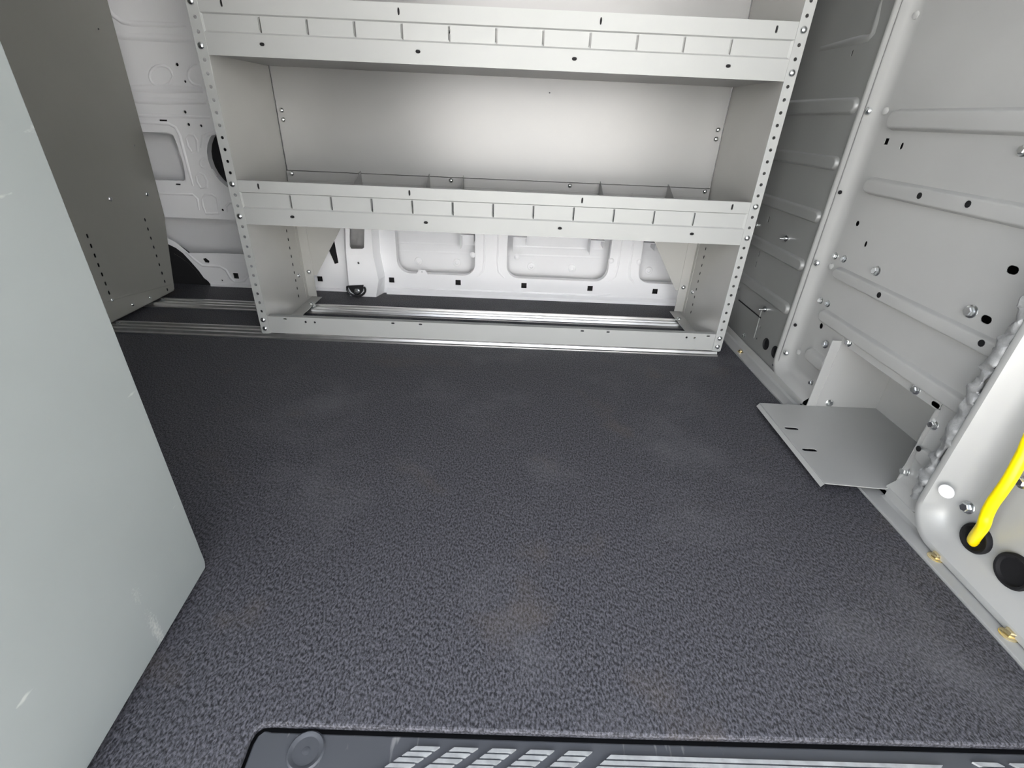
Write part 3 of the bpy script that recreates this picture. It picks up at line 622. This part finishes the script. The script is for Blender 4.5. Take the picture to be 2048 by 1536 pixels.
def shelf_tray(zb, ztop, zbt, zbb, dividers, divs_top):
    """zb lip bottom, ztop lip top, zbt/zbb recessed band"""
    tr = MB(); d = .0045
    # bottom sheet and hem
    tr.box(XL+.002, XR-.002, YF+.002, YB-.002, zb+.0015, zb+.003)
    tr.box(XL+.002, XR-.002, YF+.002, YF+.016, ztop-.0012, ztop)
    tray_o = tr.build('shelf_tray', 'shelf', su)
    fz = []
    xa, xb = XL-.001, XR+.001
    # lip: upper flange, recessed band with slits, lower flange as one folded sheet with holes
    L_ = MB()
    tops = [slot(x, (ztop+zbt)/2+.001, .0055, .016) for x in (-.73, -.30, .195, .628)]
    lows = [slot(x, (zb+zbb)/2+.004, .013, .008) for x in (-.648, -.257, .138, .529)]
    L_.sheet([(xa, zbt), (xb, zbt), (xb, ztop), (xa, ztop)], tops, FY(YF), .0015)
    L_.sheet([(xa, zb), (xb, zb), (xb, zbb), (xa, zbb)], lows, FY(YF), .0015)
    L_.sheet([(xa+.004, zbb+.004), (xb-.007, zbb+.004), (xb-.007, zbt-.003), (xa+.004, zbt-.003)], [slot(x, (zbt+zbb)/2, .0035, zbt-zbb-.008) for x in SLX], FY(YF+d), .0015)
    o_, i_ = (xa, xb, zbb, zbt), (xa+.004, xb-.007, zbb+.004, zbt-.003)
    A = [(o_[0], YF, o_[2]), (o_[1], YF, o_[2]), (o_[1], YF, o_[3]), (o_[0], YF, o_[3])]; Bq = [(i_[0], YF+d, i_[2]), (i_[1], YF+d, i_[2]), (i_[1], YF+d, i_[3]), (i_[0], YF+d, i_[3])]
    L_.add(A+Bq, [(0, 1, 5, 4), (1, 2, 6, 5), (2, 3, 7, 6), (3, 0, 4, 7)])
    lo_ = L_.build('front_lip', 'shelf_front', tray_o)
    for x in (-.73, -.30, .195, .628): fast(SLOT, 'plug', (x, YF+.0016, (ztop+zbt)/2+.001), (0, -1, 0), lo_).scale = (.62, 1.85, 1)  # black discs set in the lip holes paint their dark inside
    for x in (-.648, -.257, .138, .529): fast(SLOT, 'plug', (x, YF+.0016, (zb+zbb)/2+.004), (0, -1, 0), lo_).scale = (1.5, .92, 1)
    # thin embossed edges of each slit
    for x in SLX:
        e = MB(); w_ = .0016
        e.add([(x-.0045, YF+d+.0002, zbb+.006), (x-.0022, YF+d-.003, zbb+.009), (x-.0022, YF+d-.003, zbt-.007), (x-.0045, YF+d+.0002, zbt-.004), (x-.0018, YF+d+.0006, zbb+.006), (x-.0018, YF+d+.0006, zbt-.004)], [(0, 1, 2, 3), (1, 4, 5, 2)])
        e.build('slit_edge', 'shelf_front', lo_)
    # back lip with slits
    bl = MB(); bl.sheet([(XL+.003, zb+.002), (XR-.003, zb+.002), (XR-.003, ztop-.004), (XL+.003, ztop-.004)], [slot(x, (zbt+zbb)/2, .005, .05) for x in SLX], FY(YB-.010), .0015)
    bl.box(XL+.003, XR-.003, YB-.010, YB-.001, ztop-.0055, ztop-.004)
    bl.box(XL+.003, XR-.003, YB-.0125, YB-.010, zbt-.004, zbt-.001); bl.box(XL+.003, XR-.003, YB-.0125, YB-.010, zbb, zbb+.004)
    bl.build('back_lip', 'shelf', tray_o)
    for x in (XL+.02, -.22, .19, XR-.02): fast(DOME, 'bolt', (x, YB-.0105, ztop-.014), (0, -1, 0), tray_o, 0, .9)
    for x in dividers:
        MB().sheet([(YF+.03, zb+.004), (YB-.012, zb+.004), (YB-.012, ztop+.004), (YB-.022, ztop+.004), (YF+.10, zb+.045), (YF+.03, zb+.035)], [], FX(x), .0012).build('divider', 'shelf', tray_o)
    return tray_o
shelf_tray(.781, .905, .869, .828, [-.41, .06, .413], 0)
shelf_tray(.366, .487, .456, .411, [SLX[1], SLX[3], SLX[4]+.0, SLX[8], SLX[9]+.117], 0)
# base rail
b = MB().sheet([(XL+.0, .020), (XR, .020), (XR, .077), (XL, .077)], [circ(x, .062, .0035, 8) for x in (-.665, -.635, .585, .612)] + [slot(x, .070, .011, .005) for x in (-.73, -.38, -.29, .24, .325, .655)], FY(YF), .0015)
b.box(XL, XR, YF, YF+.02, .0755, .077); b.box(XL, XR, YF-.0, YF+.02, .020, .0215)
b.build('base_rail', 'shelf_front', su, bevel=.0005)

# ================================================================== rear shelving unit (only its end panel shows)
ru = empty('shelving_unit', (-2.0, 1.68, .016), 'dark grey end panel of the rear shelving unit against the white wall', 'shelving unit')
XE = -1.335
def e2(u, v): p = atx(u, v, XE); return (p.y, p.z)
hl = []
for i in range(7): t = i/6; hl.append(slot(1.5347, .294-.1845*t*1.0, .0075, .014))
hl += [circ(*e2(197, 58), .003, 6), circ(*e2(268, 291), .003, 6)]
ep = MB().sheet([(1.475, .017), (1.835, .017), (1.842, .024), (1.895, .235), (1.91, .292), (1.925, .55), (1.945, .95), (1.945, 1.45), (1.475, 1.45)], hl, FX(XE), -.0015).build('end_panel', 'darkpanel', ru)
for i in range(9): fast(SLOT, 'adjusting_slot', (XE, 1.802, .294-.0327*i), (1, 0, 0), ep).scale = (.8, 1.4, 1)  # slot darkness painted with black discs
MB().box(XE-.03, XE, 1.4745, 1.476, .017, 1.45).build('front_flange', 'darkpanel', ep)
MB().extrude([(1.476, .0165), (1.83, .0165), (1.83, .0185), (1.476, .0185)], lambda a, b_, c: (a, b_, c), XE-.04, XE+.0).build('foot_flange', 'darkpanel', ep)
bead([(XE, 1.49, .088), (XE, 1.60, .078), (XE, 1.76, .055), (XE, 1.83, .045)], .004, .0015, ep, 'darkpanel', (1, 0, 0), 'press_bead')
for u, v in ((224, 600), (300, 595), (265, 609)): y, z = e2(u, v); fast(DOME, 'bolt', (XE, y, z), (1, 0, 0), ep, 0, .7)
for u, v in ((220, 398), (294, 388)): y, z = e2(u, v); fast(DOME, 'bolt', (XE, y, z), (1, 0, 0), ep, 0, .9)
ep2 = MB().sheet([(1.475, .017), (1.835, .017), (1.91, .292), (1.945, .95), (1.945, 1.45), (1.475, 1.45)], [], FX(-2.6), -.0015).build('end_panel', 'darkpanel', ru)
for z in (.37, .78):
    t = MB(); t.box(-2.598, XE-.002, 1.48, 1.80, z, z+.0015); t.box(-2.598, XE-.002, 1.476, 1.4775, z, z+.12); t.box(-2.598, XE-.002, 1.80, 1.8015, z, z+.12); t.build('shelf_tray', 'shelf', ru)
MB().box(-2.598, XE-.002, 1.803, 1.8045, .38, 1.45).build('back_panel', 'shelf', ru)
MB().box(-2.598, XE-.002, 1.4765, 1.478, .02, .077).build('base_rail', 'shelf_front', ru)

# ================================================================== door-side shelving unit (its pale end panel is close to the camera)
NZ = .02; c0 = atz(412, 1128, NZ); c1 = atz(170, 1536, NZ)
nu = empty('shelving_unit', (c0.x, c0.y, 0), 'pale grey end panel of the shelving unit beside the open door', 'shelving unit')
X0, Y0 = c0.x, c0.y
np_ = MB().sheet([(Y0-.004, NZ-.004), (Y0, NZ+.006), (Y0, 1.45), (Y0-.36, 1.45), (Y0-.36, NZ-.004)], [], FX(X0-.0025), .0025).build('end_panel', 'panel', nu, bevel=.0011)
MB().box(X0-.032, X0-.0012, Y0-.0025, Y0-.0005, NZ+.006, 1.45).build('front_flange', 'panel', np_)
MB().box(X0-.036, X0-.003, Y0-.36, Y0-.01, NZ-.004, NZ-.002).build('foot_flange', 'panel', np_)
MB().sheet([(Y0, NZ-.004), (Y0, 1.45), (Y0-.36, 1.45), (Y0-.36, NZ-.004)], [], FX(X0-1.30), .0015).build('end_panel', 'panel', nu)
for z in (.37, .78):
    t = MB(); t.box(X0-1.298, X0-.004, Y0-.35, Y0-.004, z, z+.0015); t.box(X0-1.298, X0-.004, Y0-.005, Y0-.0035, z, z+.12); t.box(X0-1.298, X0-.004, Y0-.35, Y0-.3485, z, z+.12); t.build('shelf_tray', 'shelf_front', nu)
MB().box(X0-1.298, X0-.004, Y0-.3525, Y0-.351, .38, 1.45).build('back_panel', 'shelf', nu)
MB().box(X0-1.298, X0-.004, Y0-.005, Y0-.0035, NZ, .077).build('base_rail', 'shelf_front', nu)
for x in (X0-.05, X0-1.25): MB().box(x-.02, x+.02, Y0-.34, Y0-.02, 0, NZ-.004).build('foot', 'alu', nu)
nu.rotation_euler.z = math.atan2(c1.x-c0.x, c0.y-c1.y)

# ================================================================== door step plate
st = empty('step_plate', (.2, .22, -.02), 'scuffed black plastic step plate with pale treads in the doorway', 'step plate')
off = .006
so = [(notch[0].x+off, YD)] + [(p.x+off*.8, p.y-off*.6) for p in notch[:5]] + [(p.x, p.y-off) for p in notch[5:]] + [(.772, notch[-1].y-off), (.772, YD)]
sp = MB().sheet(so, [], FZ(-.006), -.012).build('plate', 'step', st, bevel=.002)
dl = atz(909, 1493, 0).x - atz(832, 1492, 0).x
def tread(x0, x1, yt, sk=1.46):
    """slanted block of narrow ridges; x shifts left by sk per metre towards the door"""
    b = MB(); k = 0
    y = yt
    while y > .19:
        ys = y-.0042; s0 = (yt-y)*sk; s1 = (yt-ys)*sk
        vs = []
        for yy, ss in ((y, s0), (ys, s1)):
            for xx in (x0, x1): vs.append((xx-ss, yy, -.0062)); vs.append((xx-ss, yy, -.0028))
        b.add(vs, [(0, 1, 3, 2), (4, 6, 7, 5), (0, 4, 5, 1), (2, 3, 7, 6), (1, 5, 7, 3), (0, 2, 6, 4)]); y -= .0062
    return b.build('tread', 'tread', st)
ta = atz(832, 1492, -.003); tb = atz(880, 1492, -.003)
for k in range(5): tread(ta.x+dl*k, tb.x+dl*k, ta.y)
ta = atz(1222, 1511, -.003); tb = atz(1885, 1529, -.003); tread(ta.x, tb.x, (ta.y+tb.y)/2)
ta = atz(1945, 1524, -.003); tb = atz(1995, 1526, -.003)
for k in range(2): tread(ta.x+dl*k, tb.x+dl*k, ta.y, -1.46)
p = atz(612, 1502, -.006)
MB().lathe([(.0225, 0), (.0205, .0022), (.0175, .0014), (.012, -.0025), (.0065, -.003), (.0045, .0002), (.0005, .0006)], (p.x, p.y, -.0058), (0, 0, 1), 24).build('screw_cap', 'step', st, smooth=True)
